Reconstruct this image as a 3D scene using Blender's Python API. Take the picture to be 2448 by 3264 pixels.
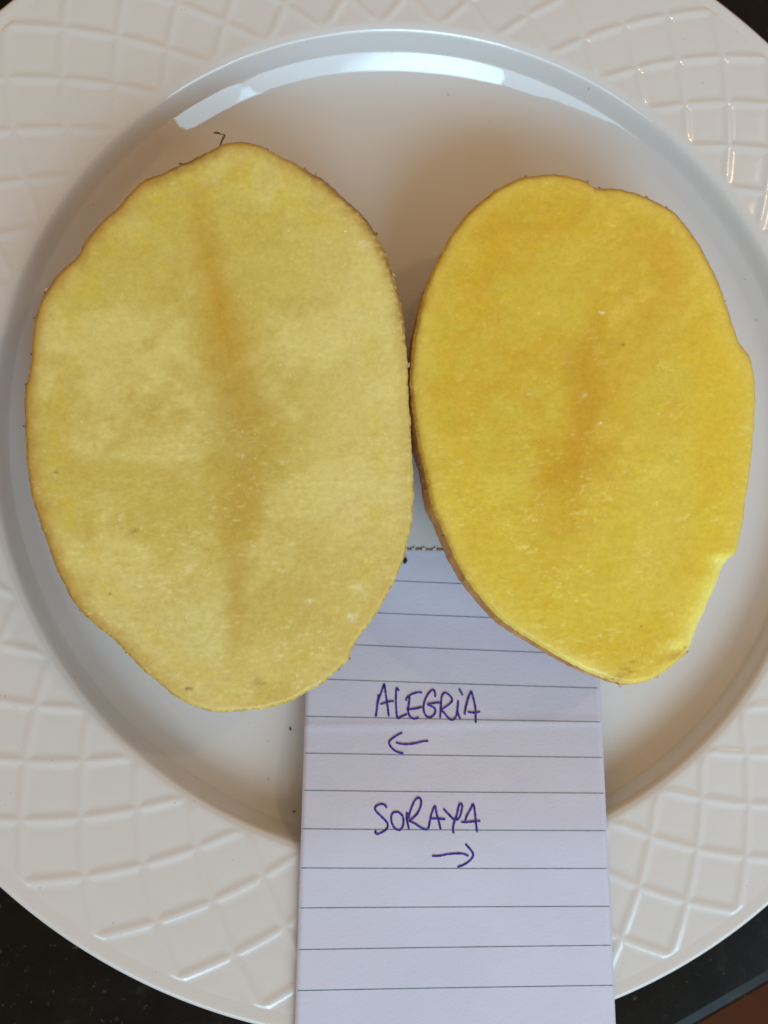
import bpy, math, random
import numpy as np
from mathutils import Matrix, Vector

# ------------------------------------------------------------------ scene, camera, light
sc = bpy.context.scene
C = sc.collection
for o in list(bpy.data.objects):
    bpy.data.objects.remove(o)
random.seed(7)

# photograph: 2448 x 3264; all outline points below were read off a 1659 x 2212 view of it
PW, PH, PF = 2448.0, 3264.0, 3030.6
CAM = np.array([-0.04728, -0.04457, 0.23172])
AX, AY = 0.11075, -0.16342
ca, sa, cb, sb = math.cos(AX), math.sin(AX), math.cos(AY), math.sin(AY)
RX = np.array([[1, 0, 0], [0, ca, -sa], [0, sa, ca]])
RY = np.array([[cb, 0, sb], [0, 1, 0], [-sb, 0, cb]])
ROT = RY @ RX

cd = bpy.data.cameras.new('camera')
cam = bpy.data.objects.new('camera', cd)
C.objects.link(cam)
cd.sensor_fit = 'VERTICAL'
cd.sensor_height = 36.0
cd.lens = PF / PH * 36.0
cd.clip_start = 0.01
cd.clip_end = 20.0
cd.dof.use_dof = True
cd.dof.focus_distance = 0.197
cd.dof.aperture_fstop = 17.0
M = Matrix(ROT.tolist()).to_4x4()
M.translation = Vector(CAM.tolist())
cam.matrix_world = M
sc.camera = cam

world = bpy.data.worlds.new('World')
sc.world = world
world.use_nodes = True
bg = world.node_tree.nodes['Background']
bg.inputs[0].default_value = (1.0, 0.66, 0.36, 1)
bg.inputs[1].default_value = 0.43


def aim(o, loc, target):
    o.location = loc
    d = Vector(target) - Vector(loc)
    o.rotation_euler = d.to_track_quat('-Z', 'Y').to_euler()


def area(name, loc, target, sx, sy, power, col, spread=180):
    l = bpy.data.lights.new(name, 'AREA')
    l.shape = 'RECTANGLE'
    l.size, l.size_y = sx, sy
    l.energy = power
    l.color = col
    l.spread = math.radians(spread)
    o = bpy.data.objects.new(name, l)
    C.objects.link(o)
    aim(o, loc, target)
    return o


# the window behind the photographer: a wide pane, a post and a narrow pane
def polar(az, el, d):
    a, e = math.radians(az), math.radians(el)
    return (d * math.cos(e) * math.cos(a), d * math.cos(e) * math.sin(a), d * math.sin(e))


WIN = (0.42, 0.74, 1.0)
area('window_light', polar(-81, 37, 1.0), (0.0, 0.0, 0.0), 1.20, 0.42, 5.0, WIN)
area('window_light', polar(-37, 34, 1.0), (0.0, 0.0, 0.0), 0.17, 0.42, 0.95, WIN)
# added cool spot, no source of its own: brightens the plate towards the right
l = bpy.data.lights.new('cool_fill_spot', 'SPOT')
l.energy = 19.0
l.color = (0.50, 0.78, 1.0)
l.spot_size = math.radians(33)
l.spot_blend = 1.0
l.shadow_soft_size = 0.24
o = bpy.data.objects.new('cool_fill_spot', l)
C.objects.link(o)
aim(o, polar(-72, 42, 1.0), (0.085, 0.0, 0.0))
# warm ceiling lamps
for loc, e, ss in ((polar(32, 52, 1.5), 5.0, 0.03),):
    l = bpy.data.lights.new('ceiling_lamp', 'POINT')
    l.energy = e
    l.color = (1.0, 0.64, 0.34)
    l.shadow_soft_size = ss
    o = bpy.data.objects.new('ceiling_lamp', l)
    C.objects.link(o)
    o.location = loc

sc.view_settings.view_transform = 'Standard'
sc.view_settings.look = 'None'
sc.view_settings.exposure = 0.0
sc.view_settings.gamma = 1.0
sc.view_settings.use_curve_mapping = False
sc.render.engine = 'CYCLES'
sc.cycles.use_denoising = True
sc.cycles.max_bounces = 8

# ------------------------------------------------------------------ helpers
K = PW / 1659.0


def bp(pts, z):
    """points of the 1659-wide view -> world points at height z (scalar or array)"""
    p = np.asarray(pts, float).reshape(-1, 2) * K
    d = np.stack([(p[:, 0] - PW / 2) / PF, -(p[:, 1] - PH / 2) / PF, -np.ones(len(p))], 1) @ ROT.T
    t = (np.asarray(z, float) - CAM[2]) / d[:, 2]
    return CAM + d * t[:, None]


def view(P):
    q = (np.asarray(P, float) - CAM) @ ROT
    return np.stack([PW / 2 + PF * q[:, 0] / -q[:, 2], PH / 2 - PF * q[:, 1] / -q[:, 2]], 1) / K


def lin(c):
    c = np.asarray(c, float) / 255.0
    return np.where(c <= 0.04045, c / 12.92, ((c + 0.055) / 1.055) ** 2.4)


def L4(c):
    return tuple(lin(c)) + (1.0,)


def smooth(a, b, x):
    t = np.clip((x - a) / (b - a), 0, 1)
    return t * t * (3 - 2 * t)


def vnoise(x, y, seed=0):
    xi, yi = np.floor(x).astype(np.int64), np.floor(y).astype(np.int64)
    fx, fy = x - xi, y - yi
    fx, fy = fx * fx * (3 - 2 * fx), fy * fy * (3 - 2 * fy)

    def h(i, j):
        n = (i * 374761393 + j * 668265263 + seed * 974711) & 0xFFFFFFFF
        n = ((n ^ (n >> 13)) * 1274126177) & 0xFFFFFFFF
        n = n ^ (n >> 16)
        return (n & 0xFFFF) / 65535.0
    return (h(xi, yi) * (1 - fx) + h(xi + 1, yi) * fx) * (1 - fy) + (h(xi, yi + 1) * (1 - fx) + h(xi + 1, yi + 1) * fx) * fy


def fbm(x, y, seed=0, oct=4):
    s, a, t = 0, 1.0, 0
    for k in range(oct):
        s = s + a * vnoise(x, y, seed + k * 17)
        t += a
        a *= 0.5
        x, y = x * 2.03 + 5.1, y * 2.03 + 9.7
    return s / t


def mesh_np(name, V, quads, mat, parent=None, smooth_shade=True, tris=None, normals=None, colors=None):
    me = bpy.data.meshes.new(name)
    V = np.asarray(V, np.float32)
    me.vertices.add(len(V))
    me.vertices.foreach_set('co', V.ravel())
    quads = np.asarray(quads, np.int32).reshape(-1, 4)
    tris = np.asarray(tris if tris is not None else [], np.int32).reshape(-1, 3)
    nl = quads.size + tris.size
    me.loops.add(nl)
    me.loops.foreach_set('vertex_index', np.concatenate([quads.ravel(), tris.ravel()]))
    me.polygons.add(len(quads) + len(tris))
    st = np.concatenate([np.arange(len(quads)) * 4, quads.size + np.arange(len(tris)) * 3]).astype(np.int32)
    me.polygons.foreach_set('loop_start', st)
    me.update(calc_edges=True)
    me.validate()
    me.polygons.foreach_set('use_smooth', np.full(len(me.polygons), smooth_shade))
    if colors is not None:
        for nm, arr in colors.items():
            a = me.color_attributes.new(nm, 'FLOAT_COLOR', 'POINT')
            c4 = np.ones((len(V), 4), np.float32)
            c4[:, :3] = arr
            a.data.foreach_set('color', c4.ravel())
    if normals is not None:
        me.normals_split_custom_set_from_vertices([tuple(n) for n in normals])
    me.materials.append(mat)
    me.update()
    o = bpy.data.objects.new(name, me)
    C.objects.link(o)
    if parent:
        o.parent = parent
        o.matrix_parent_inverse = parent.matrix_world.inverted()
    return o


def grid_quads(nr, na, closed=True, off=0):
    """nr rings of na verts"""
    i = np.arange(nr - 1)[:, None]
    m = na if closed else na - 1
    j = np.arange(m)[None, :]
    j2 = (j + 1) % na
    a = i * na + j
    b = i * na + j2
    c = (i + 1) * na + j2
    d = (i + 1) * na + j
    return np.stack([a, b, c, d], -1).reshape(-1, 4) + off


def grid_normals(P):
    """P: nr x na x 3, closed in axis 1"""
    da = np.roll(P, -1, 1) - np.roll(P, 1, 1)
    dr = np.gradient(P, axis=0)
    n = np.cross(dr, da)
    return n / np.maximum(np.linalg.norm(n, axis=-1, keepdims=True), 1e-12)


def thing(name, label, cat, loc, group=None):
    o = bpy.data.objects.new(name, None)
    o.empty_display_size = 0.01
    C.objects.link(o)
    o.location = loc
    o['label'] = label
    o['category'] = cat
    if group:
        o['group'] = group
    bpy.context.view_layer.update()
    return o


def tag(o, label, cat, group=None):
    o['label'] = label
    o['category'] = cat
    if group:
        o['group'] = group
    return o


class NT:
    def __init__(s, name):
        s.m = bpy.data.materials.new(name)
        s.m.use_nodes = True
        s.t = s.m.node_tree
        s.b = s.t.nodes['Principled BSDF']

    def n(s, typ, **kw):
        o = s.t.nodes.new(typ)
        for k, v in kw.items():
            setattr(o, k, v)
        return o

    def l(s, a, b):
        s.t.links.new(a, b)

    def noise(s, scale, detail=3, rough=0.55, vec=None, dist=0.0):
        o = s.n('ShaderNodeTexNoise')
        o.inputs['Scale'].default_value = scale
        o.inputs['Detail'].default_value = detail
        o.inputs['Roughness'].default_value = rough
        o.inputs['Distortion'].default_value = dist
        if vec:
            s.l(vec, o.inputs['Vector'])
        return o

    def ramp(s, src, stops):
        o = s.n('ShaderNodeValToRGB')
        e = o.color_ramp.elements
        while len(e) < len(stops):
            e.new(0.5)
        for k, (p, c) in enumerate(stops):
            e[k].position = p
            e[k].color = c if len(c) == 4 else tuple(c) + (1,)
        s.l(src, o.inputs[0])
        return o

    def mix(s, fac, a, b, blend='MIX'):
        o = s.n('ShaderNodeMix', data_type='RGBA', blend_type=blend)
        for sock, v in ((o.inputs[0], fac), (o.inputs[6], a), (o.inputs[7], b)):
            if hasattr(v, 'is_output'):
                s.l(v, sock)
            else:
                sock.default_value = v
        return o.outputs[2]

    def bump(s, h, strength, dist, prev=None):
        o = s.n('ShaderNodeBump')
        o.inputs['Strength'].default_value = strength
        o.inputs['Distance'].default_value = dist
        s.l(h, o.inputs['Height'])
        if prev:
            s.l(prev, o.inputs['Normal'])
        return o.outputs[0]


# ------------------------------------------------------------------ materials
def mat_porcelain(name='glazed_porcelain', r0=0.02, r1=0.06):
    m = NT(name)
    tc = m.n('ShaderNodeTexCoord').outputs['Object']
    a = m.noise(9, 3, vec=tc)
    c = m.ramp(a.outputs[0], [(0.3, L4((224, 225, 224))), (0.7, L4((228, 229, 228)))])
    sp = m.noise(900, 1, 0.4, vec=tc)
    spk = m.ramp(sp.outputs[0], [(0.79, (0, 0, 0)), (0.83, (0.5, 0.5, 0.5))])
    col = m.mix(spk.outputs[0], c.outputs[0], L4((150, 135, 115)))
    m.l(col, m.b.inputs['Base Color'])
    m.b.inputs['Roughness'].default_value = 0.09
    m.b.inputs['IOR'].default_value = 1.75
    w = m.noise(60, 3, vec=tc)
    m.l(m.bump(w.outputs[0], 0.06, 0.0015), m.b.inputs['Normal'])
    r = m.ramp(w.outputs[0], [(0.3, (r0,) * 3), (0.75, (r1,) * 3)])
    m.l(r.outputs[0], m.b.inputs['Roughness'])
    return m.m


def mat_granite():
    m = NT('black_granite')
    tc = m.n('ShaderNodeTexCoord').outputs['Object']
    n1 = m.noise(420, 3, 0.7, vec=tc)
    n2 = m.noise(120, 4, 0.65, vec=tc)
    v = m.n('ShaderNodeTexVoronoi')
    v.inputs['Scale'].default_value = 350
    m.l(tc, v.inputs['Vector'])
    base = m.ramp(n2.outputs[0], [(0.35, (0.0035, 0.0035, 0.0035)), (0.6, (0.007, 0.0068, 0.0062)), (0.75, (0.022, 0.021, 0.017))])
    f = m.ramp(n1.outputs[0], [(0.62, (0, 0, 0)), (0.74, (1, 1, 1))])
    c2 = m.ramp(v.outputs['Color'], [(0.2, (0.03, 0.03, 0.026)), (0.8, (0.075, 0.07, 0.055))])
    m.l(m.mix(f.outputs[0], base.outputs[0], c2.outputs[0]), m.b.inputs['Base Color'])
    m.b.inputs['Roughness'].default_value = 0.22
    m.b.inputs['Specular IOR Level'].default_value = 0.18
    return m.m


def mat_floor():
    m = NT('red_brown_floor')
    tc = m.n('ShaderNodeTexCoord').outputs['Object']
    mp = m.n('ShaderNodeMapping')
    mp.inputs['Scale'].default_value = (3, 26, 3)
    m.l(tc, mp.inputs[0])
    n1 = m.noise(1.6, 5, 0.6, vec=mp.outputs[0], dist=0.4)
    c = m.ramp(n1.outputs[0], [(0.3, (0.05, 0.014, 0.006)), (0.7, (0.12, 0.036, 0.014))])
    m.l(c.outputs[0], m.b.inputs['Base Color'])
    m.b.inputs['Roughness'].default_value = 0.35
    return m.m


def mat_paper():
    m = NT('note_paper')
    tc = m.n('ShaderNodeTexCoord').outputs['Object']
    n1 = m.noise(45, 4, 0.6, vec=tc)
    n2 = m.noise(1400, 3, 0.7, vec=tc)
    c = m.ramp(n1.outputs[0], [(0.3, L4((214, 218, 240))), (0.7, L4((220, 223, 244)))])
    m.l(c.outputs[0], m.b.inputs['Base Color'])
    m.b.inputs['Roughness'].default_value = 0.8
    m.b.inputs['Specular IOR Level'].default_value = 0.25
    b1 = m.bump(n2.outputs[0], 0.35, 0.0002)
    n3 = m.noise(70, 3, 0.5, vec=tc)
    m.l(m.bump(n3.outputs[0], 0.12, 0.002, b1), m.b.inputs['Normal'])
    return m.m


def mat_ink(name, c0, c1, scale, rough=0.5):
    m = NT(name)
    tc = m.n('ShaderNodeTexCoord').outputs['Object']
    n1 = m.noise(scale, 2, 0.6, vec=tc)
    c = m.ramp(n1.outputs[0], [(0.42, L4(c0)), (0.68, L4(c1))])
    m.l(c.outputs[0], m.b.inputs['Base Color'])
    m.b.inputs['Roughness'].default_value = rough
    m.b.inputs['Specular IOR Level'].default_value = 0.3
    return m.m


def mat_flesh(name, radius):
    m = NT(name)
    at = m.n('ShaderNodeVertexColor')
    at.layer_name = 'flesh_colour'
    tc = m.n('ShaderNodeTexCoord').outputs['Object']
    g = m.noise(900, 3, 0.65, vec=tc)
    gr = m.ramp(g.outputs[0], [(0.3, (0.93, 0.92, 0.86)), (0.7, (1.06, 1.06, 1.12))])
    col = m.mix(1.0, at.outputs[0], gr.outputs[0], 'MULTIPLY')
    m.l(col, m.b.inputs['Base Color'])
    m.b.inputs['Subsurface Weight'].default_value = 0.22
    m.b.inputs['Subsurface Radius'].default_value = radius
    m.b.inputs['Subsurface Scale'].default_value = 0.0025
    m.b.inputs['IOR'].default_value = 1.38
    mp = m.n('ShaderNodeMapping')
    mp.inputs['Scale'].default_value = (0.8, 1.15, 1)
    mp.inputs['Rotation'].default_value = (0, 0, -0.3)
    m.l(tc, mp.inputs[0])
    n1 = m.noise(420, 4, 0.7, vec=mp.outputs[0])
    n2 = m.noise(2600, 2, 0.6, vec=tc)
    b = m.bump(n1.outputs[0], 0.04, 0.0004)
    b = m.bump(n2.outputs[0], 0.35, 0.00012, b)
    # wet starch cells: a few tiny facets tilt their own way and glint
    v = m.n('ShaderNodeTexVoronoi')
    v.inputs['Scale'].default_value = 3000
    m.l(tc, v.inputs['Vector'])
    off = m.n('ShaderNodeVectorMath', operation='MULTIPLY_ADD')
    off.inputs[1].default_value = (1.3, 1.3, 0.0)
    off.inputs[2].default_value = (-0.65, -0.65, 1.0)
    m.l(v.outputs['Color'], off.inputs[0])
    nz = m.n('ShaderNodeVectorMath', operation='NORMALIZE')
    m.l(off.outputs[0], nz.inputs[0])
    sep = m.n('ShaderNodeSeparateColor')
    m.l(v.outputs['Color'], sep.inputs[0])
    patch = m.noise(120, 3, 0.6, vec=tc)
    pm = m.ramp(patch.outputs[0], [(0.45, (0, 0, 0)), (0.62, (1, 1, 1))])
    few = m.ramp(sep.outputs[2], [(0.80, (0, 0, 0)), (0.84, (0.6, 0.6, 0.6))])
    mask = m.mix(1.0, pm.outputs[0], few.outputs[0], 'MULTIPLY')
    m.l(b, m.b.inputs['Normal'])
    m.l(nz.outputs[0], m.b.inputs['Coat Normal'])
    m.l(mask, m.b.inputs['Coat Weight'])
    m.b.inputs['Coat Roughness'].default_value = 0.16
    m.b.inputs['Coat IOR'].default_value = 1.4
    r = m.ramp(n1.outputs[0], [(0.35, (0.38,) * 3), (0.7, (0.24,) * 3)])
    m.l(r.outputs[0], m.b.inputs['Roughness'])
    return m.m


def mat_skin(name, c0, c1, spot):
    m = NT(name)
    tc = m.n('ShaderNodeTexCoord').outputs['Object']
    n1 = m.noise(160, 5, 0.65, vec=tc)
    c = m.ramp(n1.outputs[0], [(0.3, L4(c0)), (0.68, L4(c1))])
    n2 = m.noise(650, 2, 0.6, vec=tc)
    s = m.ramp(n2.outputs[0], [(0.64, (0, 0, 0)), (0.72, (1, 1, 1))])
    m.l(m.mix(s.outputs[0], c.outputs[0], L4(spot)), m.b.inputs['Base Color'])
    m.b.inputs['Roughness'].default_value = 0.6
    m.b.inputs['Subsurface Weight'].default_value = 0.1
    m.b.inputs['Subsurface Radius'].default_value = (1, 0.6, 0.2)
    m.b.inputs['Subsurface Scale'].default_value = 0.001
    n3 = m.noise(500, 4, 0.7, vec=tc)
    m.l(m.bump(n3.outputs[0], 0.5, 0.0006), m.b.inputs['Normal'])
    return m.m


M_PORC = mat_porcelain()
M_RIM = mat_porcelain('embossed_porcelain', 0.12, 0.19)
M_GRAN = mat_granite()
M_FLOOR = mat_floor()
M_PAPER = mat_paper()
M_RULE = mat_ink('printed_rule', (84, 118, 126), (112, 142, 150), 900)
M_INK = mat_ink('violet_ballpoint_ink', (46, 26, 132), (90, 70, 186), 1300, 0.4)
M_FLESH_A = mat_flesh('pale_potato_flesh', (1.0, 0.75, 0.25))
M_FLESH_B = mat_flesh('golden_potato_flesh', (1.0, 0.7, 0.18))
M_SKIN_A = mat_skin('brown_potato_skin', (140, 98, 50), (192, 146, 84), (84, 54, 28))
M_SKIN_B = mat_skin('tan_potato_skin', (172, 122, 62), (218, 170, 102), (104, 66, 30))
M_FLAKE = mat_ink('dry_skin_flake', (196, 170, 140), (222, 204, 182), 500, 0.55)
M_FLAKE_DARK = mat_ink('dark_skin_crumb', (138, 106, 74), (184, 154, 120), 700, 0.7)
M_SOIL = mat_ink('soil', (52, 34, 22), (96, 66, 40), 900, 0.8)
M_ROOT = mat_ink('dry_root', (86, 64, 34), (128, 100, 56), 500, 0.7)
M_GLUE = mat_ink('pad_glue', (196, 197, 172), (222, 221, 208), 500, 0.6)

# ------------------------------------------------------------------ setting: floor and countertop
fz = -0.86
fv = [(-3, -3, fz), (3, -3, fz), (3, 3, fz), (-3, 3, fz)]
fl = mesh_np('floor', fv, [[0, 1, 2, 3]], M_FLOOR)
fl['kind'] = 'structure'

# counter edge cuts across the lower right corner of the picture
e0 = bp([(1542, 2214)], 0.0)[0]
e1 = bp([(1662, 2144)], 0.0)[0]
ed = (e1 - e0)[:2]
ed /= np.linalg.norm(ed)
inn = np.array([-ed[1], ed[0]])            # towards the plate
if np.dot(-e0[:2], inn) < 0:
    inn = -inn
prof = [(-0.0000, -0.030), (-0.0000, -0.005), (0.0008, -0.0022), (0.0025, -0.0006), (0.005, 0.0), (1.3, 0.0), (1.3, -0.030)]
V = []
for s in (-1.6, 1.6):
    for d, z in prof:
        q = e0[:2] + ed * s + inn * d
        V.append((q[0], q[1], z))
n = len(prof)
Q = [[i, i + 1, n + i + 1, n + i] for i in range(n - 1)] + [[n - 1, 0, n, 2 * n - 1]]
ct = mesh_np('countertop', V, Q, M_GRAN, smooth_shade=False)
ct['kind'] = 'structure'

# ------------------------------------------------------------------ plate
RL, DR, R1, NG = 0.0988, 0.00819, 0.10692, 44
PH0 = math.radians(-143.911)
DG = 2 * math.pi / NG


def curve(pts, n):
    """Catmull-Rom through pts"""
    P = np.array(pts, float)
    P = np.vstack([2 * P[0] - P[1], P, 2 * P[-1] - P[-2]])
    seg = len(P) - 3
    out = []
    for t in np.linspace(0, seg - 1e-9, n):
        i = int(t)
        f = t - i
        p0, p1, p2, p3 = P[i:i + 4]
        out.append(0.5 * ((2 * p1) + (-p0 + p2) * f + (2 * p0 - 5 * p1 + 4 * p2 - p3) * f * f + (-p0 + 3 * p1 - 3 * p2 + p3) * f ** 3))
    return np.array(out)


# well profile from its slope: flat floor, rounded cavetto, steep step, shoulder
FLZ = 0.0076
wr = np.concatenate([np.linspace(0.0004, 0.076, 14), np.linspace(0.0775, 0.0988, 150)])
wsl = np.interp(wr, [0.0, 0.076, 0.084, 0.0880, 0.0905, 0.0920, 0.0929, 0.0956, 0.0961, 0.0970, 0.0976, 0.0982, 0.0988], [0.0, 0.3, 2, 7.5, 20, 32, 40, 44, 62, 69, 64, 46, 24])
wz = FLZ + np.concatenate([[0], np.cumsum(np.diff(wr) * np.tan(np.radians((wsl[1:] + wsl[:-1]) / 2)))])
wz = FLZ + (wz - FLZ) * (0.01795 - FLZ) / (wz[-1] - FLZ)
wp = np.stack([wr, wz], 1)
rim_in = [(0.0988, 0.01795), (0.0996, 0.0183), (0.1006, 0.01845)]
ri = curve(rim_in, 8)
rs = np.linspace(0.1008, 0.1312, 92)
rz = 0.01846 + (0.0209 - 0.01846) * (rs - 0.1008) / (0.1312 - 0.1008)
ro = curve([(0.1315, 0.0209), (0.1328, 0.0211), (0.1340, 0.02125), (0.1346, 0.0211), (0.13505, 0.0206), (0.1351, 0.0198), (0.1346, 0.0189), (0.133, 0.0182),
            (0.125, 0.0168), (0.105, 0.0140), (0.098, 0.0105), (0.093, 0.0055), (0.088, 0.0022), (0.078, 0.0016)], 60)
rp = np.vstack([ri, np.stack([rs, rz], 1), ro])
NA = NG * 44
th = np.arange(NA) / NA * 2 * math.pi


def lathe(p, relief=None):
    r = p[:, 0][:, None]
    P = np.zeros((len(p), NA, 3))
    P[..., 0] = r * np.cos(th)
    P[..., 1] = r * np.sin(th)
    P[..., 2] = p[:, 1][:, None] + (relief if relief is not None else 0)
    return P


rr = rp[:, 0][:, None]
a_ = (th[None, :] - PH0) / DG
b_ = (rr - R1) / DR / 2
fa = np.abs((a_ - b_) - np.round(a_ - b_))
fb = np.abs((a_ + b_) - np.round(a_ + b_))
gr = np.sqrt((1 / (DG * rr)) ** 2 + (1 / (2 * DR)) ** 2)
da, db = fa / gr, fb / gr
ridge = np.maximum(np.exp(-(da / 0.0011) ** 2), np.exp(-(db / 0.0011) ** 2))
dmin = np.minimum(da, db)
pillow = smooth(0.0, 0.004, dmin) * 0.00010
top = np.arange(len(rp)) < len(ri) + len(rs)
mask = (smooth(0.0995, 0.1015, rr) * (1 - smooth(0.1308, 0.1320, rr))) * top[:, None]
relief = (ridge * 0.00034 - 0.0001 + pillow) * mask
# soft unevenness of hand-finished ware
relief = relief + (0.00008 * np.sin(3 * th + 1.0) + 0.00006 * np.sin(5 * th))[None, :] * smooth(0.1, 0.13, rr)
allP = np.concatenate([lathe(wp), lathe(rp, relief)[1:]], 0)
allN = grid_normals(allP)
if allN[10, 0, 2] < 0:
    allN = -allN
nw = len(wp)
plate = thing('dinner_plate', 'round white porcelain dinner plate with raised lattice rim under both potato halves', 'plate', (0, 0, 0))
Pw, Nw = allP[:nw], allN[:nw]
qd = grid_quads(nw, NA)[:, ::-1]
Vw = np.vstack([Pw.reshape(-1, 3), [[0, 0, FLZ]]])
Nv = np.vstack([Nw.reshape(-1, 3), [[0, 0, 1]]])
j = np.arange(NA)
tr = np.stack([np.full(NA, nw * NA), j, (j + 1) % NA], 1)
# thin the well: it is smooth, so every fourth spoke is enough
sel = np.arange(0, NA, 4)
Pw4, Nw4 = Pw[:, sel], Nw[:, sel]
n4 = len(sel)
j = np.arange(n4)
mesh_np('well', np.vstack([Pw4[:-1].reshape(-1, 3), Pw[-1], [[0, 0, FLZ]]]),
        grid_quads(nw - 1, n4)[:, ::-1],
        M_PORC, plate,
        tris=np.vstack([np.stack([np.full(n4, (nw - 1) * n4 + NA), j, (j + 1) % n4], 1)] +
                       [np.stack([(nw - 2) * n4 + j, (nw - 1) * n4 + (4 * j + k) % NA, (nw - 1) * n4 + (4 * j + k + 1) % NA], 1)[:, ::-1][:, [2, 1, 0]][:, [0, 1, 2]] for k in range(4)] +
                       [np.stack([(nw - 2) * n4 + j, (nw - 1) * n4 + (4 * j + 4) % NA, (nw - 2) * n4 + (j + 1) % n4], 1)]),
        normals=np.vstack([Nw4[:-1].reshape(-1, 3), Nw[-1], [[0, 0, 1]]]))
Pr, Nr = allP[nw - 1:], allN[nw - 1:]
mesh_np('rim', Pr.reshape(-1, 3), grid_quads(len(Pr), NA)[:, ::-1], M_RIM, plate, normals=Nr.reshape(-1, 3))
fp = np.array([(0.0785, 0.0030), (0.0780, 0.0010), (0.0770, 0.0), (0.0745, 0.0), (0.0735, 0.0010), (0.0730, 0.0024), (0.04, 0.0022), (0.001, 0.0022)])
t2 = np.arange(128) / 128 * 2 * math.pi
FV = np.stack([fp[:, 0][:, None] * np.cos(t2), fp[:, 0][:, None] * np.sin(t2), np.repeat(fp[:, 1][:, None], 128, 1)], -1)
mesh_np('foot_ring', FV.reshape(-1, 3), grid_quads(len(fp), 128), M_PORC, plate)

# ------------------------------------------------------------------ ruled note
PAPER_P = curve([(-0.020, FLZ + 0.00025), (-0.032, FLZ + 0.0005), (-0.045, FLZ + 0.0016), (-0.060, 0.0122), (-0.075, 0.0158), (-0.0870, 0.0188), (-0.0955, 0.0203),
               (-0.110, 0.0212), (-0.125, 0.0221), (-0.140, 0.0229), (-0.155, 0.0235)], 300)


def paper_z(y, x=0.0):
    """the note lies in the well, climbs its wall and runs out over the rim"""
    y = np.asarray(y, float)
    p = PAPER_P
    z = np.interp(-y, -p[:, 0], p[:, 1])
    # fold just below the first word, and a light ripple
    z = z + 0.00014 * np.exp(-((y + 0.0688 + 0.10 * (np.asarray(x) - 0.01) * 0.0) / 0.0009) ** 2)
    z = z + 0.00012 * np.sin(x * 130 + y * 60) * smooth(0.03, 0.06, -y)
    return z


def on_paper(pts, lift=0.0):
    """view points -> points on the note's surface"""
    z = np.full(len(pts), 0.012)
    for _ in range(12):
        P = bp(pts, z)
        z = paper_z(P[:, 1], P[:, 0])
    P = bp(pts, z)
    P[:, 2] += lift
    return P


note = thing('ruled_note', 'white ruled note with handwritten violet words lying under potatoes and over plate rim', 'paper', tuple(on_paper([(960, 1700)])[0]))
NU, NV_ = 60, 220
ys = np.linspace(1187, 2300, NV_)
rows = []
for k, y in enumerate(ys):
    xl = 670 - (y - 1187) * (23 / 712.0) * 1.0 if y < 1500 else 660 - (y - 1500) * 23 / 712.0
    xr = 1283 + (y - 1187) * 14 / 293.0 if y < 1480 else 1297 + (y - 1480) * 33 / 732.0
    xs = np.linspace(xl, xr, NU)
    tilt = (np.linspace(0, 1, NU) - 0.5) * 10 * (1 - smooth(1500, 2100, np.array([y]))[0])
    jag = (np.random.RandomState(3).rand(NU) - 0.5) * 3 if k == 0 else 0
    rows.append(on_paper(np.stack([xs, np.full(NU, y) + tilt + jag], 1)))
PT = np.array(rows)
PB = PT.copy()
PB[..., 2] -= 0.00014
V = np.vstack([PT.reshape(-1, 3), PB.reshape(-1, 3)])
q1 = grid_quads(NV_, NU, False)[:, ::-1]
q2 = grid_quads(NV_, NU, False, NU * NV_)
bd = [(i, i + 1) for i in range(NU - 1)] + [((NV_ - 1) * NU + i + 1, (NV_ - 1) * NU + i) for i in range(NU - 1)]
bd += [((i + 1) * NU, i * NU) for i in range(NV_ - 1)] + [(i * NU + NU - 1, (i + 1) * NU + NU - 1) for i in range(NV_ - 1)]
qs = [[a, b, b + NU * NV_, a + NU * NV_] for a, b in bd]
mesh_np('sheet', V, np.vstack([q1, q2, qs]), M_PAPER, note)


def ribbon(name, strokes, wid, mat, parent, lift=0.00006, wob=0.0, seed=1):
    rng = np.random.RandomState(seed)
    V, Qd = [], []
    for st in strokes:
        pts = curve(st, max(6, int(len(st) * 7))) if len(st) > 2 else np.array([np.array(st[0]) + (np.array(st[1]) - np.array(st[0])) * t for t in np.linspace(0, 1, 14)])
        P = on_paper(pts, lift)
        T = np.gradient(P, axis=0)
        T /= np.linalg.norm(T, axis=1, keepdims=True) + 1e-12
        S = np.stack([-T[:, 1], T[:, 0], np.zeros(len(T))], 1)
        S /= np.linalg.norm(S, axis=1, keepdims=True) + 1e-12
        w = wid * (1 + wob * (rng.rand(len(P)) - 0.5))
        w[0] *= 0.6
        w[-1] *= 0.6
        o = len(V)
        for p, s, ww in zip(P, S, w):
            V.append(p - s * ww / 2)
            V.append(p + s * ww / 2)
        for i in range(len(P) - 1):
            Qd.append([o + 2 * i, o + 2 * i + 2, o + 2 * i + 3, o + 2 * i + 1])
    return mesh_np(name, V, Qd, mat, parent)


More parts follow.
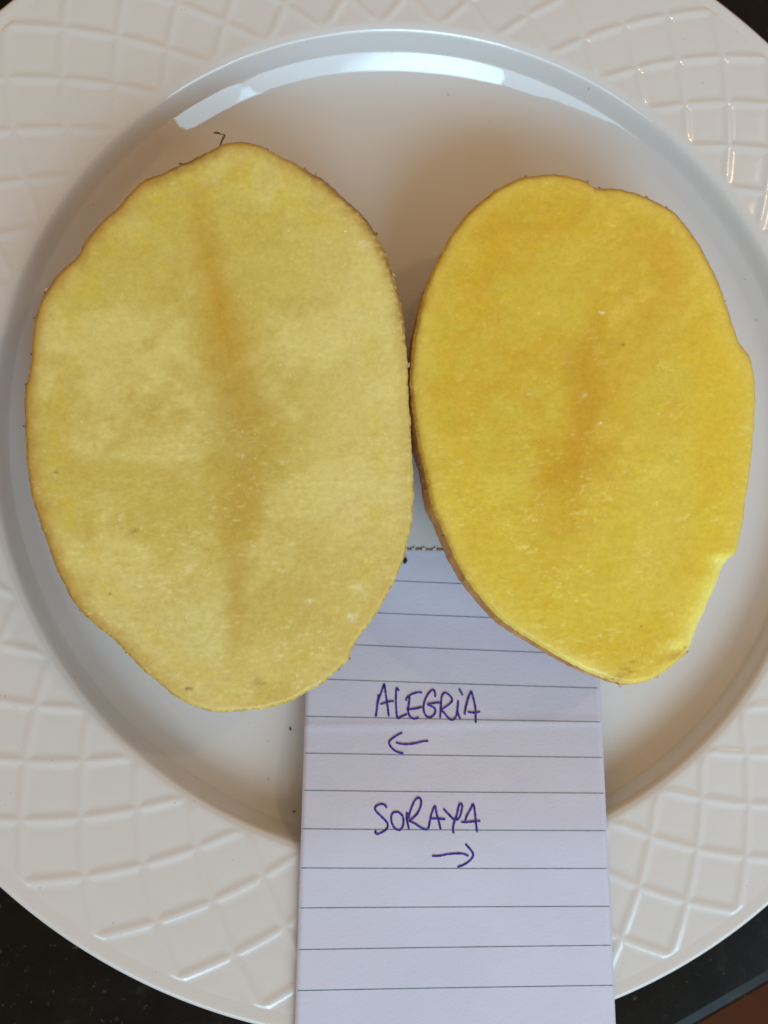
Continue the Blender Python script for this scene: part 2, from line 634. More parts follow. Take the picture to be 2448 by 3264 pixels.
rule_l = [None, None, None, None, 1548, 1627, 1708, 1791, 1875, 1961.5, 2051, 2139.5]
rules = [(672, 1247, 1283, 1272), (671, 1318, 1287, 1343), (670, 1389, 1291, 1414), (661, 1466, 1294, 1486.5), (658.5, 1547.5, 1299, 1559.5), (656, 1627, 1303, 1636.5),
         (654, 1707.5, 1306, 1713.5), (650.5, 1790.5, 1310, 1794.5), (648, 1875, 1314, 1876), (646, 1961.5, 1319, 1958), (643, 2051.5, 1322, 2042), (640, 2140, 1326, 2128.5), (637, 2230, 1331, 2216)]
for k, (x0, y0, x1, y1) in enumerate(rules):
    t = np.linspace(0, 1, 24)
    bow = -1.2 * np.sin(t * math.pi)
    ribbon('ruled_line', [np.stack([x0 + 2 + (x1 - x0 - 4) * t, y0 + (y1 - y0) * t + bow * (-1 if k < 9 else 1) * 0.5], 1).tolist()], 0.00017, M_RULE, note, 0.00004, 0.25, k)


def hand(strokes, oy):
    return [[((1150 + x / 3.318) / K, (oy + y / 3.318) / K) for x, y in s] for s in strokes]


W1 = [[(158, 515), (175, 400), (190, 330), (215, 260), (248, 160)], [(248, 160), (262, 260), (280, 380), (297, 512)], [(205, 380), (250, 368), (300, 352), (352, 348)],
      [(187, 275), (181, 330), (168, 430)],
      [(405, 240), (378, 212), (372, 300), (374, 420), (388, 525), (430, 510), (490, 485)],
      [(478, 345), (490, 310), (540, 275), (600, 256), (650, 258)], [(515, 290), (512, 350), (500, 430), (505, 480), (530, 520), (570, 535), (615, 520)], [(482, 432), (540, 432), (600, 422), (648, 408)],
      [(787, 305), (785, 260), (765, 230), (730, 250), (690, 310), (665, 390), (668, 460), (695, 510), (735, 520), (775, 490), (790, 450), (770, 415), (710, 382), (760, 370), (835, 362)],
      [(838, 530), (845, 440), (850, 340), (862, 285), (890, 260), (930, 280), (965, 325), (955, 360), (910, 400), (855, 440), (880, 470), (920, 520), (955, 545), (985, 540), (1010, 500), (1025, 420), (1030, 335)],
      [(1030, 335), (1022, 440), (1035, 500), (1052, 535)], [(1038, 215), (1058, 250), (1078, 288)],
      [(1100, 495), (1105, 430), (1130, 330), (1168, 238)], [(1168, 238), (1190, 320), (1212, 430), (1215, 580)], [(1130, 460), (1180, 470), (1225, 468), (1262, 458)], [(1096, 490), (1112, 410), (1138, 310)]]
A1 = [[(440, 680), (390, 705), (330, 745), (300, 780), (310, 820), (350, 865), (400, 890), (450, 900)], [(370, 785), (430, 800), (500, 803), (580, 792), (650, 775), (715, 768)]]
W2 = [[(275, 315), (255, 285), (215, 275), (170, 290), (150, 320), (165, 355), (210, 400), (260, 450), (285, 490), (275, 535), (230, 570), (180, 590), (155, 580), (160, 550)],
      [(395, 358), (345, 365), (322, 410), (330, 480), (360, 530), (400, 550), (435, 530), (452, 470), (440, 400), (400, 362), (380, 358)],
      [(490, 358), (485, 420), (500, 500), (510, 540)], [(500, 430), (530, 330), (570, 240), (612, 208), (638, 240), (632, 300), (600, 370), (555, 420), (515, 450), (570, 480), (640, 525), (690, 545), (715, 535)],
      [(715, 535), (730, 460), (750, 370), (785, 298), (800, 370), (825, 460), (845, 545)], [(735, 430), (800, 428), (895, 436)],
      [(872, 322), (920, 375), (975, 430), (1015, 440), (1045, 415), (1065, 350), (1072, 290), (1055, 268), (1035, 300), (1015, 390), (990, 460), (975, 530), (980, 575), (990, 578)],
      [(1105, 450), (1120, 400), (1160, 330), (1190, 275), (1205, 350), (1215, 450), (1230, 575)], [(1060, 465), (1130, 465), (1200, 458), (1265, 453)]]
A2 = [[(752, 823), (830, 822), (920, 805), (1000, 798), (1080, 800), (1140, 825)], [(1105, 695), (1150, 745), (1185, 795), (1185, 830), (1150, 875), (1090, 915), (1020, 942)]]
IW = 0.00047
for nm, st, oy, sd in (('handwritten_word', W1, 2130, 1), ('handwritten_arrow', A1, 2130, 2), ('handwritten_word', W2, 2480, 3), ('handwritten_arrow', A2, 2480, 4)):
    # each stroke a hair above the last, so crossings never share a plane
    o = None
    Vs, Qs, off = [], [], 0
    for i, s in enumerate(hand(st, oy)):
        r = ribbon('stroke_tmp', [s], IW, M_INK, None, 0.00008 + 0.000004 * i, 0.35, sd * 31 + i)
        co = np.empty(len(r.data.vertices) * 3, np.float32)
        r.data.vertices.foreach_get('co', co)
        Vs.append(co.reshape(-1, 3))
        Qs += [[v + off for v in p.vertices] for p in r.data.polygons]
        off += len(r.data.vertices)
        me = r.data
        bpy.data.objects.remove(r)
        bpy.data.meshes.remove(me)
    mesh_np(nm, np.vstack(Vs), Qs, M_INK, note)

# glue tufts along the torn top edge of the note
rng = np.random.RandomState(11)
for x in (876, 893, 915, 938):
    V, Tq = [], []
    pts = [(x - 4, 1188.5), (x - 2, 1184 - rng.rand() * 4), (x + 1, 1186), (x + 3, 1183 - rng.rand() * 4), (x + 5, 1189)]
    P = on_paper(pts, 0.0001)
    P2 = P.copy()
    P2[:, 2] -= 0.0002
    V = np.vstack([P, P2])
    q = [[i, i + 1, i + 6, i + 5] for i in range(4)]
    mesh_np('torn_tuft', V, q, M_GLUE, note, tris=[[0, 1, 2], [0, 2, 4], [2, 3, 4]])

# ------------------------------------------------------------------ potatoes
OUT_A = np.array([(243, 816), (262, 782), (295, 738), (332, 701), (369, 668), (398, 634), (435, 594), (472, 568), (516, 553), (561, 531), (598, 516), (634, 498), (671, 480), (701, 463), (738, 454),
                  (775, 453), (819, 461), (856, 476), (893, 498), (930, 516), (966, 537), (1003, 557), (1033, 575), (1070, 609), (1107, 642), (1136, 668), (1166, 697), (1188, 730), (1214, 775), (1232, 815),
                  (1247, 856), (1272, 944), (1288, 1033), (1297, 1136), (1302, 1254), (1311, 1402), (1317, 1490), (1319, 1549), (1316, 1632), (1309, 1691), (1294, 1750), (1276, 1809), (1254, 1861), (1231, 1901),
                  (1192, 1971), (1151, 2023), (1121, 2075), (1114, 2097), (1077, 2134), (1033, 2174), (989, 2200), (922, 2237), (848, 2259), (782, 2266), (701, 2270), (642, 2259), (590, 2237), (546, 2211),
                  (502, 2174), (457, 2137), (413, 2093), (369, 2045), (325, 2008), (280, 1971), (236, 1920), (199, 1853), (170, 1787), (144, 1713), (122, 1647), (108, 1608), (96, 1554), (85, 1465), (81, 1391),
                  (77, 1288), (80, 1236), (89, 1200), (101, 1141), (100, 1104), (107, 1045), (118, 993), (136, 949), (166, 901), (199, 857)], float) / K
OUT_B = np.array([(1397, 816), (1431, 760), (1467, 708), (1519, 653), (1571, 612), (1622, 583), (1667, 567), (1711, 559), (1770, 557), (1822, 564), (1866, 579), (1892, 596), (1910, 604), (1940, 601), (1984, 606),
                  (2028, 616), (2065, 631), (2109, 653), (2146, 675), (2176, 705), (2205, 745), (2227, 778), (2246, 812), (2257, 832), (2286, 890), (2312, 964), (2334, 1030), (2356, 1089), (2390, 1141), (2403, 1192),
                  (2407, 1273), (2404, 1332), (2397, 1428), (2390, 1502), (2375, 1598), (2373, 1632), (2360, 1698), (2350, 1748), (2340, 1766), (2318, 1785), (2297, 1816), (2279, 1868), (2253, 1927), (2227, 1986),
                  (2209, 2030), (2202, 2056), (2179, 2089), (2139, 2123), (2095, 2157), (2050, 2174), (2000, 2182), (1951, 2172), (1932, 2163), (1873, 2141), (1814, 2112), (1755, 2078), (1696, 2041), (1637, 2005),
                  (1586, 1964), (1541, 1916), (1497, 1861), (1453, 1787), (1420, 1713), (1397, 1662), (1375, 1615), (1357, 1524), (1335, 1428), (1318, 1332), (1310, 1259), (1308, 1185), (1313, 1111), (1326, 1037),
                  (1343, 964), (1372, 875)], float) / K


def resample(poly, n):
    P = np.vstack([poly, poly[:1]])
    m = len(poly)
    Q = np.vstack([poly[-1:], P, poly[1:2]])
    dense = []
    for i in range(m):
        p0, p1, p2, p3 = Q[i], Q[i + 1], Q[i + 2], Q[i + 3]
        for f in np.linspace(0, 1, 24, endpoint=False):
            dense.append(0.5 * ((2 * p1) + (-p0 + p2) * f + (2 * p0 - 5 * p1 + 4 * p2 - p3) * f * f + (-p0 + 3 * p1 - 3 * p2 + p3) * f ** 3))
    D = np.array(dense)
    D2 = np.vstack([D, D[:1]])
    s = np.concatenate([[0], np.cumsum(np.linalg.norm(np.diff(D2, axis=0), axis=1))])
    t = np.arange(n) / n * s[-1]
    return np.stack([np.interp(t, s, D2[:, 0]), np.interp(t, s, D2[:, 1])], 1)


def dist_to(poly, P):
    out = np.empty(len(P))
    a = poly
    b = np.roll(poly, -1, 0)
    ab = b - a
    l2 = (ab ** 2).sum(1)
    for i in range(0, len(P), 4000):
        p = P[i:i + 4000, None, :]
        t = np.clip(((p - a) * ab).sum(-1) / l2, 0, 1)
        out[i:i + 4000] = np.sqrt((((a + ab * t[..., None]) - p) ** 2).sum(-1)).min(1)
    return out


def band(px, py, pts):
    """soft streak: pts rows x, y, half width, weight (y ascending); returns 0..1"""
    a = np.array(pts, float)
    cx = np.interp(py, a[:, 1], a[:, 0])
    w = np.interp(py, a[:, 1], a[:, 2])
    k = np.interp(py, a[:, 1], a[:, 3], left=0, right=0)
    return k * np.exp(-((px - cx) / w) ** 2)


def blob(px, py, x, y, rx, ry, rot=0.0):
    c, s = math.cos(rot), math.sin(rot)
    u = (px - x) * c + (py - y) * s
    v = -(px - x) * s + (py - y) * c
    return np.exp(-((u / rx) ** 2 + (v / ry) ** 2))


def lerp(a, b, f):
    return a + (np.asarray(b) - a) * f[:, None]


GAIN = 1.40


def colour_a(px, py, d):
    n1 = fbm(px / 120, py / 120, 1)
    n2 = fbm(px / 38, py / 30, 5)
    n3 = fbm(px / 9, py / 6, 9, 3)
    c = np.tile(lin((197, 179, 92)), (len(px), 1))
    c = lerp(c, lin((210, 197, 120)), smooth(0.40, 0.62, n1) * 0.8)
    n4 = fbm(px / 55 + py / 150, py / 60, 51)
    c = lerp(c, lin((190, 166, 78)), smooth(0.48, 0.7, n4) * 0.45)
    c = lerp(c, lin((204, 184, 74)), (1 - smooth(350, 800, py)) * 0.45 * smooth(0.2, 0.7, n2))
    c = lerp(c, lin((214, 200, 128)), smooth(560, 800, px) * 0.55)
    c = lerp(c, lin((208, 196, 130)), smooth(1150, 1380, py) * (1 - smooth(430, 620, px)) * 0.6)
    c = lerp(c, lin((188, 164, 84)), smooth(1000, 1300, py) * smooth(480, 640, px) * 0.35)
    # vascular ring
    ring = np.exp(-((d - 74 - 22 * (n1 - 0.5) * 2) / 22) ** 2) * smooth(0.36, 0.6, n2)
    c = lerp(c, lin((202, 180, 58)), ring * 0.35)
    # pith
    pi = band(px + (n2 - 0.5) * 26, py, [(425, 380, 20, 0), (432, 430, 26, .4), (440, 500, 30, .6), (458, 590, 34, .85), (476, 660, 36, 1), (492, 740, 42, .95), (505, 830, 56, .9), (520, 920, 66, .85),
                                         (522, 1010, 62, .85), (514, 1100, 48, .8), (510, 1180, 34, .75), (508, 1260, 28, .8), (512, 1330, 24, .7), (506, 1400, 22, .5), (500, 1450, 20, 0)])
    c = lerp(c, lin((190, 150, 54)), pi * (1 - smooth(700, 950, py)) * 0.85)
    c = lerp(c, lin((176, 144, 54)), pi * smooth(700, 950, py) * 0.68)
    wide = band(px, py, [(470, 560, 60, 0), (500, 760, 120, .5), (530, 900, 150, .7), (540, 1050, 120, .5), (500, 1200, 80, 0)])
    c = lerp(c, lin((180, 152, 68)), wide * 0.4 * smooth(0.25, 0.6, n2))
    br = blob(px, py, 550, 930, 60, 150, -0.1)
    c = lerp(c, lin((180, 150, 62)), br * 0.28)
    side = blob(px, py, 320, 860, 170, 60, -0.5) + blob(px, py, 240, 950, 110, 40, -0.4)
    c = lerp(c, lin((184, 158, 66)), np.clip(side, 0, 1) * 0.38 * smooth(0.3, 0.6, n2))
    # outer cortex, and the brown of the skin showing through at the very edge
    c = lerp(c, lin((206, 184, 98)), np.exp(-(d / 26) ** 2) * 0.5)
    nb = fbm(px / 20, py / 20, 31)
    left = 0.35 + 0.65 * (1 - smooth(120, 520, px))
    c = lerp(c, lin((168, 128, 60)), np.exp(-(d / (13 + 22 * nb)) ** 2) * 0.85 * np.clip(left + 0.35 * (py < 600), 0, 1))
    ur = smooth(600, 700, px) * (1 - smooth(680, 800, py)) + blob(px, py, 425, 345, 70, 40)
    c = lerp(c, lin((128, 92, 46)), np.clip(ur, 0, 1) * np.exp(-(d / (8 + 12 * nb)) ** 2) * smooth(0.25, 0.55, fbm(px / 9, py / 9, 61, 3)) * 0.85)
    rg = smooth(0.45, 0.6, fbm(px / 5, py / 5, 71, 2)) * np.exp(-(d / 4.0) ** 2)
    c = lerp(c, lin((118, 82, 40)), rg * 0.55)
    # pale starch scales left by the blade
    fl = smooth(0.62, 0.80, fbm(px / 13 + py / 40, py / 5, 41, 3)) * smooth(700, 1200, py + 0.3 * (px - 400)) * smooth(0.42, 0.66, fbm(px / 60, py / 45, 43, 3))
    c = lerp(c, lin((228, 216, 160)), fl * 0.45)
    for x, y, r, k in ((290, 1146, 9, .6), (409, 1487, 7, .9), (236, 1282, 4, .7), (119, 1019, 5, .6), (380, 648, 4, .5), (555, 1475, 14, .35), (372, 396, 4, -.6), (203, 962, 3, .6), (95, 925, 4, .5), (790, 528, 14, -.4),
                       (760, 1335, 12, -.5), (672, 1300, 10, -.5), (780, 1270, 18, -.35)):
        f = blob(px + (n3 - 0.5) * r * 2.2 + (n2 - .5) * r * 2, py + (n3 - .5) * r * 1.6, x, y, r, r * 0.6, -0.3)
        c = lerp(c, lin((120, 84, 36)) if k > 0 else lin((232, 226, 190)), f * abs(k))
    sp = smooth(0.80, 0.86, vnoise(px / 3.1, py / 3.1, 77)) * smooth(0.62, 0.75, n2)
    c = lerp(c, lin((232, 222, 178)), sp * 0.22)
    return c * (0.96 + 0.08 * n3)[:, None] * GAIN * np.array([0.985, 1.02, 1.06])


def colour_b(px, py, d):
    n1 = fbm(px / 110, py / 110, 101)
    n2 = fbm(px / 34, py / 28, 105)
    n3 = fbm(px / 9, py / 6, 109, 3)
    c = np.tile(lin((202, 179, 66)), (len(px), 1))
    c = lerp(c, lin((203, 165, 50)), smooth(0.45, 0.65, n1) * 0.6)
    c = lerp(c, lin((212, 184, 76)), smooth(0.5, 0.75, n2) * 0.5)
    c = lerp(c, lin((204, 164, 46)), (1 - smooth(500, 900, py)) * 0.25)
    u = (px - 1260) / 260
    n4 = fbm(np.arctan2(py - 950, px - 1260) * 5 + 20, np.hypot(px - 1260, py - 950) / 170, 151)
    c = lerp(c, lin((200, 154, 42)), smooth(0.5, 0.72, n4) * 0.32 * (1 - 0.5 * smooth(1000, 1300, py)))
    c = lerp(c, lin((210, 186, 66)), smooth(950, 1250, py) * 0.45)
    c = lerp(c, lin((214, 190, 88)), smooth(0.52, 0.72, 1 - n4) * 0.35 * smooth(850, 1000, py))
    c = lerp(c, lin((210, 188, 72)), np.clip(blob(px, py, 1010, 1080, 110, 120) + blob(px, py, 1090, 1230, 140, 70, 0.6) + blob(px, py, 1400, 1010, 110, 90) + blob(px, py, 1330, 1120, 90, 60), 0, 1) * 0.6 * smooth(0.25, 0.6, n2))
    c = lerp(c, lin((212, 184, 52)), smooth(1430, 1560, px) * 0.6)
    ring = np.exp(-((d - 90 - 30 * (n1 - 0.5) * 2) / 30) ** 2) * smooth(0.36, 0.6, n2)
    c = lerp(c, lin((206, 168, 42)), ring * 0.32)
    pi = band(px + (n2 - 0.5) * 40, py, [(1290, 640, 22, 0), (1290, 700, 26, .5), (1262, 780, 40, .75), (1262, 860, 44, .9), (1270, 920, 36, .8), (1245, 980, 55, .8), (1215, 1030, 70, .75), (1230, 1100, 60, .4), (1210, 1200, 60, 0)])
    c = lerp(c, lin((188, 142, 36)), pi * 0.85)
    arms = blob(px, py, 1120, 860, 120, 50, 0.5) + blob(px, py, 1130, 960, 110, 30, 0.2) + blob(px, py, 1010, 720, 60, 20, -0.6) + blob(px, py, 1160, 480, 80, 40) + blob(px, py, 1190, 1180, 60, 90) + blob(px, py, 1290, 1010, 90, 22, 0.7)
    c = lerp(c, lin((196, 150, 44)), np.clip(arms, 0, 1) * 0.36 * smooth(0.3, 0.6, n2))
    c = lerp(c, lin((214, 190, 92)), np.exp(-(d / 30) ** 2) * 0.7)
    # peeled strip at the lower right, pale
    peel = smooth(1190, 1215, py) * (1 - smooth(1400, 1440, py)) * smooth(1380, 1440, px) * np.exp(-(d / 26) ** 2)
    c = lerp(c, lin((226, 212, 118)), peel * 0.65)
    c = lerp(c, lin((232, 216, 122)), blob(px, py, 1250, 1440, 60, 18, 0.35) * 0.7)
    nb = fbm(px / 20, py / 20, 131)
    up = np.clip(0.25 + 0.6 * (1 - smooth(500, 900, py)) + 0.6 * (1 - smooth(920, 1040, px)), 0, 1) * (1 - peel)
    c = lerp(c, lin((168, 120, 42)), np.exp(-(d / (7 + 10 * nb)) ** 2) * 0.7 * up)
    rg = smooth(0.45, 0.6, fbm(px / 5, py / 5, 171, 2)) * np.exp(-(d / 3.5) ** 2) * up
    c = lerp(c, lin((126, 84, 34)), rg * 0.6)
    fl = smooth(0.62, 0.80, fbm(px / 13 + py / 35, py / 5, 141, 3)) * (0.4 + 0.6 * smooth(800, 1150, py)) * smooth(0.42, 0.66, fbm(px / 60, py / 45, 143, 3))
    c = lerp(c, lin((230, 214, 130)), fl * 0.5)
    for x, y, r, k in ((1345, 744, 5, .6), (1330, 1462, 14, .45), (1352, 1448, 10, .4), (1370, 1430, 7, .4), (1322, 1466, 4, .7), (1385, 1352, 3, .7), (1298, 914, 4, -.8), (1300, 675, 5, -.7), (1262, 852, 6, -.4),
                       (1140, 850, 6, -.35), (1490, 1400, 5, .6)):
        f = blob(px + (n3 - 0.5) * r * 2.2 + (n2 - .5) * r * 2, py + (n3 - .5) * r * 1.6, x, y, r, r * 0.6, -0.3)
        c = lerp(c, lin((124, 82, 24)) if k > 0 else lin((234, 228, 190)), f * abs(k))
    sp = smooth(0.80, 0.86, vnoise(px / 3.1, py / 3.1, 177)) * smooth(0.6, 0.72, n2)
    c = lerp(c, lin((236, 220, 150)), sp * 0.22)
    return c * (0.965 + 0.07 * n3)[:, None] * GAIN * np.array([0.98, 1.025, 1.03])


def potato(name, label, outline, zc, floor_z, colour, m_flesh, m_skin, seed, rag, bulge, chamfer=None, gexp=0.55):
    NAp, NRp = 840, 190
    O = resample(outline, NAp)
    # ragged cut edge
    t = np.arange(NAp)
    nrm = np.roll(O, -1, 0) - np.roll(O, 1, 0)
    nrm = np.stack([nrm[:, 1], -nrm[:, 0]], 1)
    nrm /= np.linalg.norm(nrm, axis=1, keepdims=True)
    cen2 = O.mean(0)
    if np.mean(((O - cen2) * nrm).sum(1)) < 0:
        nrm = -nrm
    per = lambda f, s: vnoise(t * f, np.full(NAp, s + 0.5), seed) * smooth(0, 20, t) * smooth(0, 20, NAp - t)
    O = O + nrm * ((per(0.22, 1) - 0.5) * rag + (per(0.6, 9) - 0.5) * rag * 0.8)[:, None]
    dz = np.full(NAp, 0.0008)
    if chamfer is not None:
        dz = dz + chamfer(O[:, 0], O[:, 1], np.zeros(NAp))
    W = bp(O, zc - dz)
    W[:, 2] = zc
    cen = W.mean(0)
    root = thing(name, label, 'potato', (cen[0], cen[1], floor_z))
    # cut face
    s = np.linspace(0, 1, NRp) ** 0.93
    s[0] = 0.002
    P = cen + (W - cen)[None] * s[:, None, None]
    P = P.reshape(-1, 3)
    px, py = view(P).T
    d = dist_to(view(W)[::4], np.stack([px, py], 1))
    z = (fbm(px / 90, py / 90, seed + 3) - 0.5) * 0.0006
    z += (fbm(px / 14 + py / 30, py / 12, seed + 8, 3) - 0.5) * 0.00002
    z += (fbm(px / 5.5, py / 4.5, seed + 12, 2) - 0.5) * 0.00003
    scal = fbm(px / 26 + py / 80, py / 8, seed + 21, 2)
    z += smooth(0.55, 0.72, scal) * 0.000045 * smooth(600, 1200, py)
    z *= smooth(0, 12, d)
    z -= 0.0006 * np.exp(-(d / 4.5) ** 2) + 0.0002 * np.exp(-(d / 14.0) ** 2)
    if chamfer is not None:
        z -= chamfer(px, py, d)
    P[:, 2] += z
    V = np.vstack([P, [[cen[0], cen[1], zc + z[:NAp].mean()]]])
    col = colour(px, py, d)
    col = np.vstack([col, col[:1]])
    j = np.arange(NAp)
    q = grid_quads(NRp, NAp)
    tr = np.stack([np.full(NAp, NRp * NAp), (j + 1) % NAp, j], 1)
    a = P[q[len(q) // 2]]
    if np.cross(a[1] - a[0], a[2] - a[1])[2] < 0:
        q = q[:, ::-1]
        tr = tr[:, ::-1]
    mesh_np('cut_flesh', V, q, m_flesh, root, tris=tr, colors={'flesh_colour': np.clip(col, 0, 0.98)})
    # skin: from the cut edge, slightly proud of it, round to the base
    edge = P[-NAp:].copy()
    KR = 60
    rings = []
    dirv = (W - cen)[:, :2]
    ang = np.arctan2(dirv[:, 1], dirv[:, 0])
    outw = dirv / np.linalg.norm(dirv, axis=1, keepdims=True)
    bl = bulge(ang)
    Hh = zc - floor_z
    for k in range(KR + 1):
        f = k / KR
        phi = f * math.pi / 2 * 0.995
        g = math.cos(phi) ** gexp
        drop = Hh * math.sin(phi) ** 1.12
        x = phi / 0.33
        B = x * math.exp(1 - x)
        R = cen[:2] + dirv * g + outw * (bl * B * 1.0)[:, None] 
        lump = (vnoise(np.cos(ang) * 5 + 20, np.sin(ang) * 5 + f * 4 + 20, seed + 50) - 0.5) * 0.0016 * math.sin(phi * 2) * min(1, k / 8)
        R = R + outw * lump[:, None]
        z = edge[:, 2] - drop / Hh * (edge[:, 2] - floor_z)
        z = np.maximum(z, floor_z)
        if k == 0:
            R = edge[:, :2]
            z = edge[:, 2]
        rings.append(np.column_stack([R, z]))
    SV = np.vstack(rings)
    q = grid_quads(KR + 1, NAp)
    a = SV[q[NAp * 20]]
    nn = np.cross(a[1] - a[0], a[2] - a[1])
    if np.dot(nn[:2], outw[q[NAp * 20][0] % NAp]) < 0:
        q = q[:, ::-1]
    sk = mesh_np('skin', SV, q, m_skin, root)
    return root, sk, cen, edge


def bulge_a(a):
    return 0.0002 + 0.0006 * np.clip(np.cos(a - math.radians(60)), 0, 1)


def bulge_b(a):
    return 0.0002 + 0.0009 * np.clip(np.cos(a - math.radians(225)), 0, 1) ** 1.2


def chamfer_b(px, py, d):
    m = smooth(1195, 1215, py) * (1 - smooth(1395, 1430, py)) * smooth(1380, 1440, px)
    return 0.0024 * m * np.exp(-(d / 30) ** 2)


ZA, ZB, PLZ = 0.0385, 0.0360, FLZ + 0.0003
pa, sk_a, cen_a, EA = potato('potato_half', 'larger pale yellow potato half on the left with brown pith streak', OUT_A, ZA, PLZ, colour_a, M_FLESH_A, M_SKIN_A, 3, 3.0, bulge_a)
pb, sk_b, cen_b, EB = potato('potato_half', 'smaller golden yellow potato half on the right with tan skin', OUT_B, ZB, PLZ, colour_b, M_FLESH_B, M_SKIN_B, 5, 2.6, bulge_b, chamfer_b, 0.58)


# ------------------------------------------------------------------ crumbs, flakes, root bits
def lump(name, c, r, mat, parent=None, seed=0, flat=0.7):
    """small irregular grain, 6 x 5 rings"""
    rng = np.random.RandomState(seed)
    V = []
    na, nr = 7, 4
    for i in range(1, nr):
        f = i / nr * math.pi
        for k in range(na):
            t = k / na * 2 * math.pi + rng.rand() * 0.5
            rr_ = r * (0.65 + 0.7 * rng.rand())
            V.append((c[0] + rr_ * math.sin(f) * math.cos(t), c[1] + rr_ * math.sin(f) * math.sin(t), c[2] + rr_ * flat * math.cos(f)))
    V.append((c[0], c[1], c[2] + r * flat))
    V.append((c[0], c[1], c[2] - r * flat))
    q = grid_quads(nr - 1, na)[:, ::-1]
    tn = len(V) - 2
    tr = [[tn, k, (k + 1) % na] for k in range(na)] + [[tn + 1, (nr - 2) * na + (k + 1) % na, (nr - 2) * na + k] for k in range(na)]
    return mesh_np(name, V, q, mat, parent, True, tris=tr)


# flakes of skin and grains of soil standing out along the cut edges: view x, y, size (view px), dark?
FA = [(94, 620, 9, 0), (88, 629, 7, 1), (74, 688, 6, 1), (244, 452, 9, 0), (664, 364, 9, 0), (684, 373, 8, 0), (855, 592, 10, 0), (866, 640, 8, 1), (879, 788, 10, 0), (393, 357, 8, 1),
      (58, 832, 7, 1), (56, 920, 6, 1), (757, 1425, 5, 1), (733, 1446, 5, 1), (268, 1412, 5, 1), (178, 1316, 5, 1), (72, 765, 6, 1), (190, 515, 6, 0), (812, 505, 7, 1), (580, 322, 5, 1)]
FB = [(1122, 383, 8, 0), (1133, 379, 6, 1), (1068, 413, 7, 0), (1222, 380, 7, 0), (1297, 406, 8, 1), (1272, 390, 7, 0), (1400, 416, 7, 0), (1441, 446, 7, 0), (1338, 1481, 13, 0), (1484, 1408, 6, 1),
      (1420, 1464, 4, 1), (1566, 650, 5, 1), (1036, 1302, 5, 1), (1132, 1388, 4, 1)]


def shard(name, c, r, mat, parent, seed):
    """thin torn scrap, uneven outline"""
    rng = np.random.RandomState(seed)
    k = 9
    t = np.arange(k) / k * 2 * math.pi + rng.rand(k) * 0.4
    rr_ = r * (0.45 + 0.75 * rng.rand(k))
    el, az = 0.55 + 0.3 * rng.rand(), rng.rand() * math.pi
    u, v = np.cos(t) * rr_, np.sin(t) * rr_ * el
    X, Y = u * math.cos(az) - v * math.sin(az), u * math.sin(az) + v * math.cos(az)
    Z = (rng.rand(k) - 0.5) * r * 0.8
    top_ = np.stack([c[0] + X, c[1] + Y, c[2] + Z + r * 0.14], 1)
    bot_ = np.stack([c[0] + X * 0.9, c[1] + Y * 0.9, c[2] + Z - r * 0.14], 1)
    V = np.vstack([top_, bot_, [[c[0], c[1], c[2] + r * 0.3]], [[c[0], c[1], c[2] - r * 0.3]]])
    q = [[i, i + k, (i + 1) % k + k, (i + 1) % k] for i in range(k)]
    tr = [[2 * k, i, (i + 1) % k] for i in range(k)] + [[2 * k + 1, (i + 1) % k + k, i + k] for i in range(k)]
    return mesh_np(name, V, q, mat, parent, True, tris=tr)


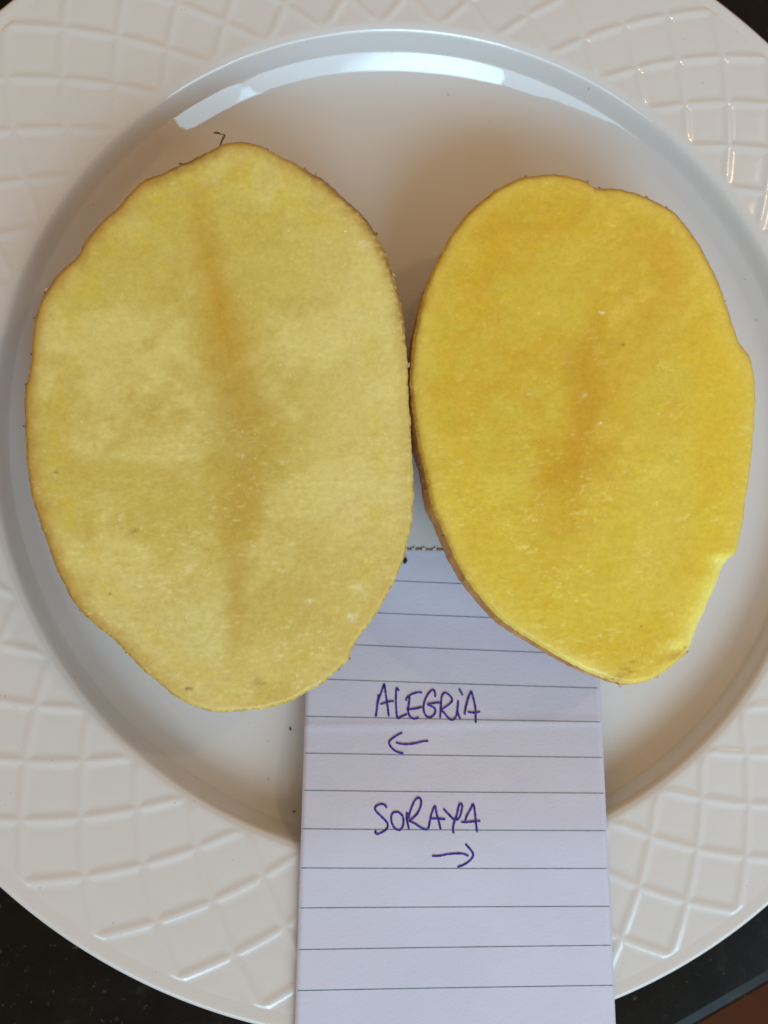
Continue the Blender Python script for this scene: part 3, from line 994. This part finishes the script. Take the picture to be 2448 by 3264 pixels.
for L, root, E_ in ((FA, sk_a, EA), (FB, sk_b, EB)):
    ev = view(E_)
    cv = ev.mean(0)
    for i, (x, y, s, dk) in enumerate(L):
        k = int(np.argmin(((ev - (x, y)) ** 2).sum(1)))
        t_ = ev[(k + 3) % len(ev)] - ev[k - 3]
        nv = np.array([t_[1], -t_[0]]) / np.linalg.norm(t_)
        if np.dot(nv, ev[k] - cv) < 0:
            nv = -nv
        off = min(np.linalg.norm(ev[k] - (x, y)), 9.0)
        c = bp([ev[k] + nv * min(off, s * 0.12)], E_[k, 2] - 0.0003)[0]
        shard('skin_flake', c, s * 0.000066, M_FLAKE_DARK if dk else M_FLAKE, root, 100 + i)

# little dried root at the top of the left half
P = bp([(473, 319), (480, 303), (485, 292), (478, 290), (470, 287), (460, 287)], np.array([0.037, 0.0375, 0.038, 0.0382, 0.0383, 0.0383]))
P = curve(P, 26)
w = np.interp(np.linspace(0, 1, 26), [0, .12, .3, .45, .5, .6, .8, .92, 1], [.1, .25, .42, .28, .12, .2, .42, .35, .08]) * 0.00062
T = np.gradient(P, axis=0)
S = np.stack([-T[:, 1], T[:, 0], np.zeros(26)], 1)
S /= np.linalg.norm(S, axis=1, keepdims=True)
V = []
for p, s_, ww in zip(P, S, w):
    V += [p - s_ * ww, p + np.array([0, 0, ww * 0.5]), p + s_ * ww, p - np.array([0, 0, ww * 0.5])]
mesh_np('dried_root', V, grid_quads(26, 4), M_ROOT, sk_a)

# loose crumbs on plate and note
def plate_z(P):
    return np.interp(math.hypot(P[0], P[1]), wp[:, 0], wp[:, 1])


for x, y, r, lab in ((627, 1574, 0.00042, 'thin dark crumb on the plate below the larger potato half'), (635, 1753, 0.00026, 'tiny dark speck on the plate at the left edge of the note'),
                     (875, 1212, 0.00060, 'brown soil crumb on the note beside the larger potato half')):
    if x == 875:
        c = on_paper([(x, y)])[0]
        c[2] += r * 0.6
    else:
        z = FLZ
        for _ in range(6):
            c = bp([(x, y)], z)[0]
            z = float(plate_z(c))
        c[2] = z + r * 0.55
    o = lump('soil_crumb', c, r, M_SOIL, None, int(x), 0.6)
    if x == 627:        # a thin splinter rather than a grain
        for v_ in o.data.vertices:
            dx, dy = v_.co.x - c[0], v_.co.y - c[1]
            v_.co.x = c[0] + dx * 0.45 - dy * 0.35
            v_.co.y = c[1] + dy * 1.1
    tag(o, lab, 'crumb')
